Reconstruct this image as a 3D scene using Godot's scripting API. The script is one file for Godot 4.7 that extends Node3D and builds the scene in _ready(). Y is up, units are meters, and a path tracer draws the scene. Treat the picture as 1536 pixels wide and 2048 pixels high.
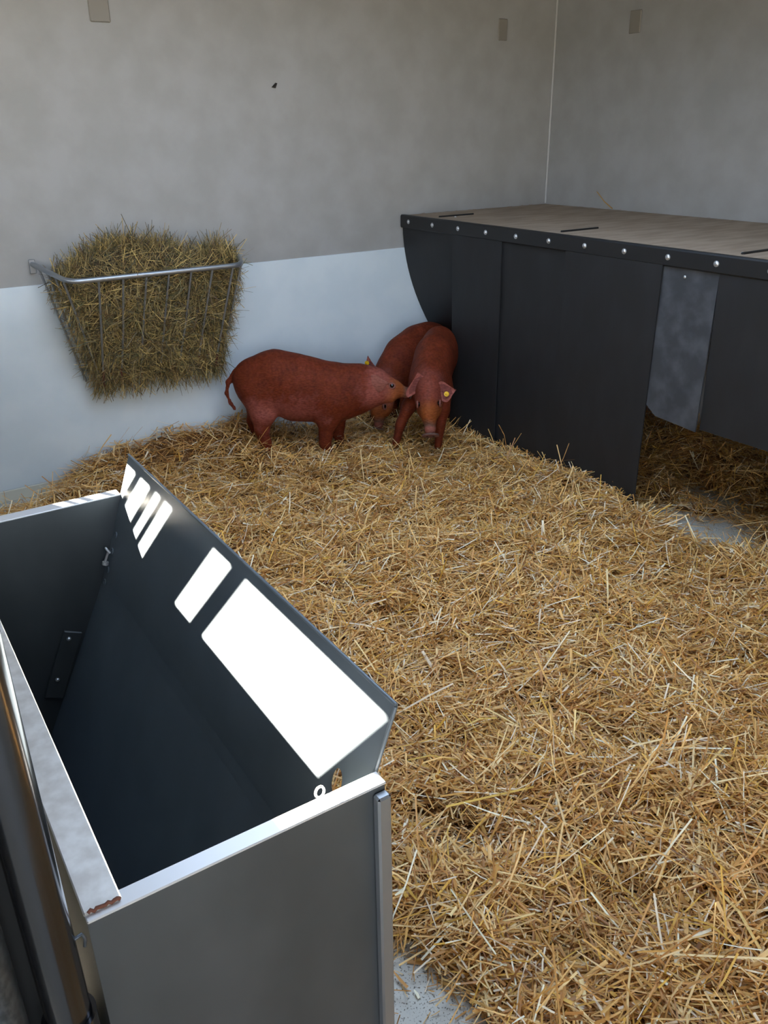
extends Node3D
# A pen in a barn: three red pigs on straw, a hay rack, a rubber-flap shelter and a sheet-steel trough.
# World: the pen's back-right corner stands at the origin; x runs along the back wall, z towards the viewer.

var rng := RandomNumberGenerator.new()
var M := {}
var n_big := FastNoiseLite.new()
var n_small := FastNoiseLite.new()
var n_skin := FastNoiseLite.new()

const SHELTER_H := 1.156
const SHELTER_X := -1.066

# ------------------------------------------------------------------ helpers
func lin(r: float, g: float, b: float) -> Color:
	return Color(r / 255.0, g / 255.0, b / 255.0).srgb_to_linear()

func mat(col: Color, rough := 0.6, metal := 0.0) -> StandardMaterial3D:
	var m := StandardMaterial3D.new()
	m.albedo_color = col
	m.roughness = rough
	m.metallic = metal
	return m

func noise_tex(seed_: int, freq: float, oct: int, c0: Color, c1: Color, lo := 0.25, hi := 0.75, size := 512, mid = null) -> NoiseTexture2D:
	var n := FastNoiseLite.new()
	n.seed = seed_
	n.frequency = freq
	n.noise_type = FastNoiseLite.TYPE_SIMPLEX_SMOOTH
	n.fractal_octaves = oct
	var g := Gradient.new()
	g.set_color(0, c0)
	g.set_offset(0, lo)
	g.set_color(1, c1)
	g.set_offset(1, hi)
	if mid != null:
		g.add_point((lo + hi) * 0.5, mid)
	var t := NoiseTexture2D.new()
	t.width = size
	t.height = size
	t.seamless = true
	t.noise = n
	t.color_ramp = g
	return t

func relief(seed_: int, freq: float, oct := 3, size := 512) -> NoiseTexture2D:
	return noise_tex(seed_, freq, oct, Color.BLACK, Color.WHITE, 0.0, 1.0, size)

func tri(m: StandardMaterial3D, scale: Vector3, world := true) -> StandardMaterial3D:
	m.uv1_triplanar = true
	m.uv1_world_triplanar = world
	m.uv1_scale = scale
	return m

func newst() -> SurfaceTool:
	var st := SurfaceTool.new()
	st.begin(Mesh.PRIMITIVE_TRIANGLES)
	return st

func vtx(st: SurfaceTool, p: Vector3, n: Vector3, c := Color.WHITE, uv := Vector2.ZERO) -> void:
	st.set_normal(n)
	st.set_color(c)
	st.set_uv(uv)
	st.add_vertex(p)

# a quad whose front looks along n
func quad(st: SurfaceTool, a: Vector3, b: Vector3, c: Vector3, d: Vector3, col := Color.WHITE) -> void:
	var n := (b - a).cross(c - a).normalized()
	for p in [a, c, b, a, d, c]:
		vtx(st, p, n, col)

# a triangle turned so that its winding agrees with its first normal
func face(st: SurfaceTool, a: Array, b: Array, c: Array, col: Color) -> void:
	var n: Vector3 = (b[0] - a[0]).cross(c[0] - a[0])
	for v in ([a, c, b] if n.dot(a[1]) > 0.0 else [a, b, c]):
		vtx(st, v[0], v[1], col)

# chamfered box
func box(st: SurfaceTool, c: Vector3, s: Vector3, bev := 0.0, bas := Basis.IDENTITY) -> void:
	var h := s * 0.5
	var e: float = minf(bev, minf(h.x, minf(h.y, h.z)) * 0.9)
	var i := h - Vector3(e, e, e)
	var f := func(v: Vector3) -> Vector3: return c + bas * v
	for ax in 3:
		for sg in [-1.0, 1.0]:
			var u := (ax + 1) % 3
			var w := (ax + 2) % 3
			var pts: Array[Vector3] = []
			for k in [[-1, -1], [1, -1], [1, 1], [-1, 1]]:
				var v := Vector3.ZERO
				v[ax] = sg * h[ax]
				v[u] = k[0] * i[u]
				v[w] = k[1] * i[w]
				pts.append(f.call(v))
			if sg > 0:
				quad(st, pts[0], pts[1], pts[2], pts[3])
			else:
				quad(st, pts[3], pts[2], pts[1], pts[0])
	if e <= 0.0:
		return
	for ax in 3:
		var u := (ax + 1) % 3
		var w := (ax + 2) % 3
		for su in [-1.0, 1.0]:
			for sw in [-1.0, 1.0]:
				var p: Array[Vector3] = []
				for k in [[0, -1], [0, 1], [1, 1], [1, -1]]:
					var v := Vector3.ZERO
					v[ax] = k[1] * i[ax]
					v[u] = su * (h[u] if k[0] == 0 else i[u])
					v[w] = sw * (i[w] if k[0] == 0 else h[w])
					p.append(f.call(v))
				if su * sw > 0:
					quad(st, p[3], p[2], p[1], p[0])
				else:
					quad(st, p[0], p[1], p[2], p[3])

func tube(st: SurfaceTool, pts: Array, r0: float, r1 := -1.0, sides := 12, cap := true) -> void:
	if r1 < 0.0:
		r1 = r0
	var n := pts.size()
	var up := Vector3.UP
	var t0: Vector3 = (pts[1] - pts[0]).normalized()
	if absf(t0.dot(up)) > 0.9:
		up = Vector3.RIGHT
	var side: Vector3 = t0.cross(up).normalized()
	var rings := []
	for k in n:
		var t: Vector3
		if k == 0:
			t = t0
		elif k == n - 1:
			t = (pts[k] - pts[k - 1]).normalized()
		else:
			t = ((pts[k] - pts[k - 1]).normalized() + (pts[k + 1] - pts[k]).normalized()).normalized()
		side = (side - t * side.dot(t)).normalized()
		var o := t.cross(side)
		var ring := []
		var r: float = lerpf(r0, r1, float(k) / (n - 1))
		for j in sides:
			var a := TAU * j / sides
			var d := side * cos(a) + o * sin(a)
			ring.append([pts[k] + d * r, d])
		rings.append([ring, t])
	for k in n - 1:
		for j in sides:
			var j2 := (j + 1) % sides
			var a = rings[k][0][j]
			var b = rings[k][0][j2]
			var c = rings[k + 1][0][j2]
			var d = rings[k + 1][0][j]
			for v in [a, c, b, a, d, c]:
				vtx(st, v[0], v[1])
	if cap:
		for e in [0, n - 1]:
			var nn: Vector3 = rings[e][1] * (-1.0 if e == 0 else 1.0)
			for j in sides:
				var a: Vector3 = rings[e][0][j][0]
				var b: Vector3 = rings[e][0][(j + 1) % sides][0]
				for v in ([pts[e], b, a] if e != 0 else [pts[e], a, b]):
					vtx(st, v, nn)

# lathe round an axis: prof holds Vector2(radius, along)
func lathe(st: SurfaceTool, at: Vector3, axis: Vector3, prof: Array, sides := 14) -> void:
	axis = axis.normalized()
	var u := axis.cross(Vector3.UP if absf(axis.y) < 0.9 else Vector3.RIGHT).normalized()
	var w := axis.cross(u)
	for k in prof.size() - 1:
		var p0: Vector2 = prof[k]
		var p1: Vector2 = prof[k + 1]
		var sl := Vector2(p1.y - p0.y, p0.x - p1.x).normalized()
		for j in sides:
			var q := []
			for jj in [j, j + 1]:
				var a: float = TAU * jj / sides
				var d := u * cos(a) + w * sin(a)
				q.append([at + d * p0.x + axis * p0.y, at + d * p1.x + axis * p1.y, (d * sl.x + axis * sl.y).normalized()])
			vtx(st, q[0][0], q[0][2])
			vtx(st, q[1][1], q[1][2])
			vtx(st, q[1][0], q[1][2])
			vtx(st, q[0][0], q[0][2])
			vtx(st, q[0][1], q[0][2])
			vtx(st, q[1][1], q[1][2])

func dome(st: SurfaceTool, at: Vector3, axis: Vector3, r: float, h: float) -> void:
	var prof := [Vector2(r * 1.25, 0.0), Vector2(r * 1.25, 0.0015), Vector2(r, 0.0015)]
	for k in range(1, 5):
		prof.append(Vector2(r * cos(k * PI / 8.0), 0.0015 + h * sin(k * PI / 8.0)))
	lathe(st, at, axis, prof, 12)

func obj(called: String, st: SurfaceTool, m: Material, parent: Node = self) -> MeshInstance3D:
	var o := MeshInstance3D.new()
	o.name = called
	o.mesh = st.commit()
	o.material_override = m
	parent.add_child(o, true)
	return o

func inst(called: String, mesh: Mesh, m: Material, at: Transform3D, parent: Node) -> MeshInstance3D:
	var o := MeshInstance3D.new()
	o.name = called
	o.mesh = mesh
	o.material_override = m
	o.transform = at
	parent.add_child(o, true)
	return o

func tag(o: Node, label: String, category := "", group := "", kind := "") -> Node:
	o.set_meta("label", label)
	if category:
		o.set_meta("category", category)
	if group:
		o.set_meta("group", group)
	if kind:
		o.set_meta("kind", kind)
	return o

func thing(called: String, at: Vector3, label: String, category: String, group := "") -> Node3D:
	var o := Node3D.new()
	o.name = called
	add_child(o, true)
	o.position = at
	tag(o, label, category, group)
	return o

func struct(called: String, st: SurfaceTool, m: Material, label: String, category: String, parent: Node = self) -> MeshInstance3D:
	var o := obj(called, st, m, parent)
	if parent == self:
		tag(o, label, category, "", "structure")
	return o

# ------------------------------------------------------------------ scene
func _ready() -> void:
	rng.seed = 20240611
	set_camera_and_light()
	make_materials()
	n_big.seed = 5
	n_big.frequency = 0.9
	n_big.fractal_octaves = 3
	n_small.seed = 9
	n_small.frequency = 4.0
	n_small.fractal_octaves = 2
	n_skin.seed = 21
	n_skin.frequency = 9.0
	build_shell()
	build_shelter()
	build_trough()
	build_fence()
	build_rack()
	build_pigs()
	build_straw()
	build_wall_bits()

func set_camera_and_light() -> void:
	# camera: yaw 32.5 degrees right of the back wall's normal, 24.6 down, a degree of roll
	var yaw := 0.5670
	var pitch := 0.4298
	var roll := -0.0175
	var fwd := Vector3(sin(yaw) * cos(pitch), -sin(pitch), -cos(yaw) * cos(pitch))
	var r0 := Vector3(cos(yaw), 0, sin(yaw))
	var u0 := r0.cross(fwd)
	var rx := r0 * cos(roll) + u0 * sin(roll)
	var uy := -r0 * sin(roll) + u0 * cos(roll)
	var cam := Camera3D.new()
	cam.name = "camera"
	add_child(cam)
	cam.transform = Transform3D(Basis(rx, uy, -fwd), Vector3(-3.8115, 1.6, 4.0748))
	cam.fov = rad_to_deg(2.0 * atan(1024.0 / 1678.8))
	cam.near = 0.02
	cam.far = 200.0
	cam.current = true

	var e := Environment.new()
	e.background_mode = Environment.BG_SKY
	var sky := Sky.new()
	var sm := ProceduralSkyMaterial.new()
	sm.sky_top_color = Color(0.73, 0.81, 0.92)
	sm.sky_horizon_color = Color(0.90, 0.93, 0.97)
	sm.sky_curve = 0.25
	sm.ground_bottom_color = Color(0.42, 0.41, 0.38)
	sm.ground_horizon_color = Color(0.62, 0.62, 0.60)
	sm.sun_angle_max = 2.0
	sky.sky_material = sm
	e.sky = sky
	e.background_energy_multiplier = 3.0
	e.tonemap_mode = Environment.TONE_MAPPER_LINEAR
	e.tonemap_exposure = 2.6
	e.sdfgi_enabled = true
	e.ssao_enabled = true
	e.ssil_enabled = true
	var we := WorldEnvironment.new()
	we.name = "environment"
	we.environment = e
	add_child(we)

	# low sun from beyond the feed passage, falling through its door on the trough
	var sun := DirectionalLight3D.new()
	sun.name = "sun"
	sun.light_color = Color(1.0, 0.95, 0.87)
	sun.light_energy = 40.0
	sun.light_angular_distance = 0.53
	sun.shadow_enabled = true
	sun.sky_mode = DirectionalLight3D.SKY_MODE_LIGHT_ONLY
	add_child(sun)
	sun.look_at_from_position(Vector3.ZERO, Vector3(0.46, -0.32, 0.89), Vector3.UP)

func make_materials() -> void:
	# upper wall: grey coated panel, mottled
	var w := mat(Color.WHITE, 0.62)
	w.albedo_texture = noise_tex(3, 0.008, 5, Color(0.575, 0.573, 0.561), Color(0.607, 0.607, 0.598), 0.2, 0.8, 1024)
	M.wall = tri(w, Vector3(0.55, 0.55, 0.55))
	var pnl := mat(Color.WHITE, 0.38)
	pnl.albedo_texture = noise_tex(8, 0.01, 4, Color(0.775, 0.822, 0.846), Color(0.798, 0.840, 0.860), 0.3, 0.7)
	M.panel = tri(pnl, Vector3(0.7, 0.7, 0.7))
	M.base = mat(Color(0.78, 0.77, 0.71), 0.6)
	M.trim = mat(Color(0.70, 0.70, 0.69), 0.5)
	var fl := mat(Color.WHITE, 0.55)
	fl.albedo_texture = noise_tex(11, 0.05, 4, Color(0.32, 0.29, 0.24), Color(0.72, 0.71, 0.67), 0.20, 0.36, 1024, Color(0.64, 0.63, 0.59))
	M.floor = tri(fl, Vector3(2.6, 2.6, 2.6))
	M.ceiling = mat(Color(0.26, 0.25, 0.24), 0.8)
	M.barn = mat(Color(0.36, 0.345, 0.33), 0.8)
	M.ground = mat(Color(0.50, 0.49, 0.45), 0.9)
	# shelter
	var rb := mat(Color.WHITE, 0.62)
	rb.albedo_texture = noise_tex(15, 0.012, 5, Color(0.084, 0.087, 0.094), Color(0.108, 0.112, 0.120), 0.3, 0.85)
	M.rubber = tri(rb, Vector3(1.6, 0.6, 1.6))
	var rl := mat(Color.WHITE, 0.6)
	rl.albedo_texture = noise_tex(17, 0.012, 5, Color(0.19, 0.20, 0.215), Color(0.265, 0.275, 0.29), 0.3, 0.8)
	M.rubber_dusty = tri(rl, Vector3(1.4, 1.4, 1.4))
	M.edge = mat(Color(0.085, 0.088, 0.092), 0.5)
	var rf := mat(Color.WHITE, 0.85)
	rf.albedo_texture = noise_tex(18, 0.012, 5, Color(0.555, 0.485, 0.41), Color(0.63, 0.56, 0.48), 0.25, 0.8)
	M.roof = tri(rf, Vector3(0.5, 0.5, 2.2))
	M.zinc = mat(Color(0.82, 0.83, 0.84), 0.35, 0.9)
	# sheet steel
	var s1 := mat(Color(0.36, 0.38, 0.395), 0.46, 0.7)
	s1.albedo_texture = noise_tex(23, 0.008, 4, Color(0.90, 0.90, 0.90), Color.WHITE, 0.2, 0.8)
	M.sheet = tri(s1, Vector3(1.0, 0.6, 1.0))
	var s2 := mat(Color(0.39, 0.43, 0.465), 0.33, 0.25)
	s2.albedo_texture = noise_tex(24, 0.008, 4, Color(0.93, 0.93, 0.93), Color.WHITE, 0.2, 0.8)
	M.plate = tri(s2, Vector3(1.2, 1.2, 1.2))
	M.bright = mat(Color(0.78, 0.78, 0.78), 0.42, 0.45)
	var fb := mat(Color(0.82, 0.81, 0.79), 0.42, 0.6)
	fb.albedo_texture = noise_tex(26, 0.02, 4, Color(0.90, 0.89, 0.88), Color.WHITE, 0.2, 0.8)
	M.flat = tri(fb, Vector3(2.5, 2.5, 2.5))
	var pt := mat(Color(0.35, 0.355, 0.37), 0.2, 0.95)
	pt.roughness_texture = noise_tex(27, 0.02, 4, Color(0.85, 0.85, 0.85), Color.WHITE, 0.3, 0.8)
	M.pipe = tri(pt, Vector3(3, 3, 3))
	M.galv = mat(Color(0.60, 0.62, 0.64), 0.36, 0.8)
	var dg := mat(Color(0.36, 0.39, 0.42), 0.45, 0.8)
	dg.albedo_texture = noise_tex(28, 0.05, 3, Color(0.75, 0.75, 0.75), Color.WHITE, 0.3, 0.7)
	M.dull = tri(dg, Vector3(4, 2, 4))
	M.rust = mat(Color(0.36, 0.20, 0.13), 0.8)
	# straw and hay, tinted per stalk
	var sw := mat(Color.WHITE, 0.5)
	sw.vertex_color_use_as_albedo = true
	sw.backlight_enabled = true
	sw.backlight = Color(0.62, 0.55, 0.42)
	M.straw = sw
	var sb := mat(Color.WHITE, 0.9)
	sb.albedo_texture = noise_tex(31, 0.06, 4, Color(0.30, 0.19, 0.09), Color(0.56, 0.40, 0.21), 0.3, 0.75)  # darker than the stalks, to put shade into the gaps between them
	M.bed = tri(sb, Vector3(3, 3, 3))
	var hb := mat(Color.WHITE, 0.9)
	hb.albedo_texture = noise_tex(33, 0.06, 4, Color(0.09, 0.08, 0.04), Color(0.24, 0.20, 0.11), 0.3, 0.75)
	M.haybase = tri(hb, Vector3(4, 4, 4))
	# pig
	var pg := mat(Color.WHITE, 0.62)
	pg.metallic_specular = 0.2
	pg.vertex_color_use_as_albedo = true
	pg.albedo_texture = noise_tex(36, 0.03, 4, Color(0.80, 0.78, 0.77), Color.WHITE, 0.25, 0.7)
	pg.heightmap_enabled = true
	pg.heightmap_texture = relief(35, 0.09, 3)
	pg.heightmap_scale = 0.06
	M.pig = tri(pg, Vector3(3, 7, 3), false)
	M.eye = mat(Color(0.03, 0.02, 0.02), 0.12)
	M.tagm = mat(Color(0.86, 0.68, 0.05), 0.45)

func build_shell() -> void:
	var st := newst()
	box(st, Vector3(-4.0, -0.06, 3.3), Vector3(8.4, 0.12, 9.6))
	struct("floor", st, M.floor, "pale speckled concrete floor showing through the straw", "floor")
	st = newst()
	box(st, Vector3(-2.14, 1.5, -0.06), Vector3(4.52, 3.0, 0.12))  # left end runs on out of view to keep sun off the straw
	var wb := struct("wall_back", st, M.wall, "grey panelled back wall behind the hay rack", "wall")
	st = newst()
	box(st, Vector3(-1.93, 0.5205, 0.003), Vector3(3.86, 0.925, 0.010), 0.002)
	obj("lower_panel", st, M.panel, wb)
	st = newst()
	box(st, Vector3(-1.93, 0.029, 0.004), Vector3(3.86, 0.058, 0.014), 0.003)
	struct("baseboard_back", st, M.base, "pale strip along the foot of the back wall", "baseboard")
	st = newst()
	box(st, Vector3(0.06, 1.5, 3.9), Vector3(0.12, 3.0, 8.04))
	struct("wall_right", st, M.wall, "grey panelled side wall behind the black shelter", "wall")
	st = newst()
	box(st, Vector3(-0.005, 2.08, 0.005), Vector3(0.010, 1.84, 0.010), 0.003)
	struct("trim_1", st, M.trim, "thin pale sealing strip down the wall corner", "trim")
	# ceiling, the feed passage beside the pen and the rest of the barn, outside the frame
	st = newst()
	var light_gap := Rect2(-3.30, 1.15, 1.75, 2.1)          # unseen opening added to light the straw: x, z, width, depth
	box(st, Vector3((light_gap.end.x + 0.2) / 2, 2.51, 3.3), Vector3(0.2 - light_gap.end.x, 0.12, 9.6))  # pen ceiling set low, out of view, to shade the upper walls
	box(st, Vector3((light_gap.position.x - 4.0) / 2, 2.51, 3.3), Vector3(light_gap.position.x + 4.0, 0.12, 9.6))
	box(st, Vector3(light_gap.get_center().x, 2.51, (light_gap.position.y - 1.5) / 2), Vector3(light_gap.size.x, 0.12, light_gap.position.y + 1.5))
	box(st, Vector3(light_gap.get_center().x, 2.51, (light_gap.end.y + 8.1) / 2), Vector3(light_gap.size.x, 0.12, 8.1 - light_gap.end.y))
	box(st, Vector3(-3.95, 2.79, 3.3), Vector3(0.10, 0.60, 9.6))
	box(st, Vector3(-7.3, 3.06, 3.3), Vector3(1.8, 0.12, 9.6))
	box(st, Vector3(-5.2, 3.06, 3.3), Vector3(2.4, 0.12, 9.6))
	struct("ceiling", st, M.ceiling, "grey barn ceiling above the pen", "ceiling")
	st = newst()
	box(st, Vector3(-4.34, 1.5, -0.72), Vector3(0.12, 3.0, 1.2))
	struct("wall_passage", st, M.barn, "short side wall of the feed passage", "wall")
	st = newst()
	box(st, Vector3(-4.34, 1.5, -1.38), Vector3(0.28, 3.0, 0.12))
	box(st, Vector3(-7.075, 1.5, -1.38), Vector3(2.25, 3.0, 0.12))
	box(st, Vector3(-5.20, 2.8, -1.38), Vector3(1.50, 0.4, 0.12))
	struct("wall_end", st, M.barn, "end wall of the feed passage around an open door", "wall")
	st = newst()
	box(st, Vector3(-8.14, 2.8, 3.3), Vector3(0.12, 0.4, 9.6))
	box(st, Vector3(-8.14, 0.6, 3.3), Vector3(0.12, 1.2, 9.6))
	for z in [0.3, 4.2, 7.2]:
		box(st, Vector3(-8.14, 1.9, z), Vector3(0.12, 1.4, 3.2 if z < 1.0 else 1.2))
	struct("wall_left", st, M.barn, "open left side of the barn with low wall and posts", "wall")
	st = newst()
	box(st, Vector3(-7.45, 1.5, 6.44), Vector3(1.5, 3.0, 0.12))
	box(st, Vector3(-1.5, 1.5, 6.44), Vector3(3.2, 3.0, 0.12))
	box(st, Vector3(-4.9, 2.7, 6.44), Vector3(3.6, 0.6, 0.12))
	struct("wall_front", st, M.barn, "front wall of the barn around a wide door opening", "wall")
	st = newst()
	box(st, Vector3(-4.0, -0.2, 3.3), Vector3(60, 0.1, 60))
	struct("ground", st, M.ground, "yard ground outside the barn", "ground")

# ------------------------------------------------------------------ shelter
func flap(z0: float, z1: float, y0: float, y1: float, inward: Callable, off: float, cut := 0.0) -> SurfaceTool:
	var st := newst()
	var nu := 8
	var nv := 22
	var th := 0.006
	var grid := []
	for k in nv + 1:
		var row := []
		for j in nu + 1:
			var u := float(j) / nu
			var v := float(k) / nv
			var yb := y1 + (cut * (1.0 - u / 0.25) if u < 0.25 else 0.0)
			var q: Vector2 = inward.call(u, v)      # x offset and y along the fall
			var y := lerpf(y0, yb, v) + q.y
			row.append(Vector3(SHELTER_X + off + q.x, y, lerpf(z0, z1, u)))
		grid.append(row)
	for s in 2:
		var o := Vector3(-th if s == 0 else 0.0, 0, 0)
		for k in nv:
			for j in nu:
				var ps := [grid[k][j], grid[k][j + 1], grid[k + 1][j + 1], grid[k + 1][j]]
				var ns := []
				for kj in [[k, j], [k, j + 1], [k + 1, j + 1], [k + 1, j]]:
					var ka := maxi(kj[0] - 1, 0)
					var kb := mini(kj[0] + 1, nv)
					var ja := maxi(kj[1] - 1, 0)
					var jb := mini(kj[1] + 1, nu)
					var n: Vector3 = (grid[kb][kj[1]] - grid[ka][kj[1]]).cross(grid[kj[0]][jb] - grid[kj[0]][ja]).normalized()
					if n.x > 0:
						n = -n
					ns.append(n if s == 0 else -n)
				for i in ([0, 1, 2, 0, 2, 3] if s == 0 else [0, 2, 1, 0, 3, 2]):
					vtx(st, ps[i] + o, ns[i])
	# rim
	var o2 := Vector3(-th, 0, 0)
	for k in nv:
		quad(st, grid[k][0], grid[k][0] + o2, grid[k + 1][0] + o2, grid[k + 1][0])
		quad(st, grid[k][nu] + o2, grid[k][nu], grid[k + 1][nu], grid[k + 1][nu] + o2)
	for j in nu:
		quad(st, grid[nv][j + 1] + o2, grid[nv][j] + o2, grid[nv][j], grid[nv][j + 1])
	return st

func build_shelter() -> void:
	var t := thing("pig_shelter", Vector3.ZERO, "black shelter with brown dusty roof and hanging rubber flaps in the corner", "shelter")
	var H := SHELTER_H
	var L := 3.4
	var th := 0.03
	# roof board in one piece, with short black straps screwed down near the front edge
	var st := newst()
	box(st, Vector3(-0.527, H - th / 2, L / 2 + 0.006), Vector3(1.046, th, L), 0.003)
	obj("roof_board", st, M.roof, t)
	for z in [0.2443, 1.1718, 2.1097, 3.04]:
		st = newst()
		box(st, Vector3(-0.873, H + 0.0035, z), Vector3(0.232, 0.008, 0.012), 0.002)
		obj("strap", st, M.edge, t)
	st = newst()
	box(st, Vector3(SHELTER_X + 0.002, H - 0.030, L / 2 + 0.004), Vector3(0.034, 0.068, L), 0.006)
	obj("front_rail", st, M.edge, t)
	# bolts
	var bs := newst()
	dome(bs, Vector3.ZERO, Vector3.LEFT, 0.0095, 0.006)
	var bm := bs.commit()
	for i in 15:
		inst("bolt", bm, M.zinc, Transform3D(Basis.IDENTITY, Vector3(SHELTER_X - 0.0155, H - 0.0285, 0.088 + i * 0.2208)), t)
	bs = newst()
	dome(bs, Vector3.ZERO, Vector3.UP, 0.006, 0.003)
	bm = bs.commit()
	for p in [[-0.915, 0.29], [-0.95, 2.085]]:
		inst("screw", bm, M.zinc, Transform3D(Basis.IDENTITY, Vector3(p[0], H, p[1])), t)
	# flaps: the first is pushed inwards over the pigs' backs
	var topy := H - 0.05
	var pushed := func(u: float, v: float) -> Vector2:
		var d := v * 1.05
		var x: float
		var y := 0.0
		if d < 0.60:
			x = 0.20 * pow(d / 0.60, 1.9)
		else:
			x = 0.20 + (d - 0.60) * 0.95
			y = (d - 0.60) * 0.93
		return Vector2(x * (1.0 - 0.10 * u), y)
	var defs := [
		[0.012, 0.470, 0.06, pushed, 0.004, 0.0, "rubber", "rubber flap pushed inwards over the pigs' backs"],
		[0.475, 0.870, 0.07, func(u, v): return Vector2(0.012 * sin(v * 2.6) * (1.0 - u), 0), -0.006, 0.0, "rubber", ""],
		[0.850, 1.330, 0.065, func(u, v): return Vector2(0.006 * sin(u * 3.0 + v * 2.0), 0), 0.002, 0.0, "rubber", ""],
		[1.300, 1.832, 0.060, func(u, v): return Vector2(-0.008 * v * u, 0), -0.007, 0.0, "rubber", ""],
		[1.815, 2.085, 0.500, func(u, v): return Vector2(-0.012 * v, -0.018 * u * v), 0.006, 0.045, "rubber_dusty", "grey dusty short rubber flap"],
		[2.090, 2.560, 0.490, func(u, v): return Vector2(0.015 * v, 0), -0.002, 0.0, "rubber", "short rubber flap above the entrance"],
		[2.545, 3.000, 0.490, func(u, v): return Vector2(0.015 * v, 0), 0.004, 0.0, "rubber", ""],
		[2.980, 3.400, 0.060, func(u, v): return Vector2(0.006 * sin(v * 3.0), 0), -0.006, 0.0, "rubber", ""],
	]
	for d in defs:
		var f := obj("flap", flap(d[0], d[1], topy, d[2], d[3], d[4], d[5]), M[d[6]], t)
		if d[7]:
			f.set_meta("label", d[7])
	bs = newst()
	dome(bs, Vector3.ZERO, Vector3.LEFT, 0.005, 0.003)
	bm = bs.commit()
	inst("flap_screw", bm, M.zinc, Transform3D(Basis.IDENTITY, Vector3(SHELTER_X - 0.003, 1.062, 1.935)), t)
	# far end panel, legs and the sill inside
	st = newst()
	box(st, Vector3(-0.53, (H - th) / 2, L + 0.012), Vector3(1.04, H - th, 0.024), 0.002)
	obj("end_panel", st, M.edge, t)
	for z in [2.10, 3.36]:
		st = newst()
		box(st, Vector3(-1.0, (H - 0.04) / 2, z), Vector3(0.05, H - 0.04, 0.05), 0.004)
		if z > 3.0:
			obj("leg", st, M.edge, t)

# ------------------------------------------------------------------ trough
func plate_x(y: float) -> float:
	if y > 0.589:
		return -3.421 + (y - 0.589) * 0.3633
	return -3.421 - (0.589 - y) * 0.49

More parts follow.
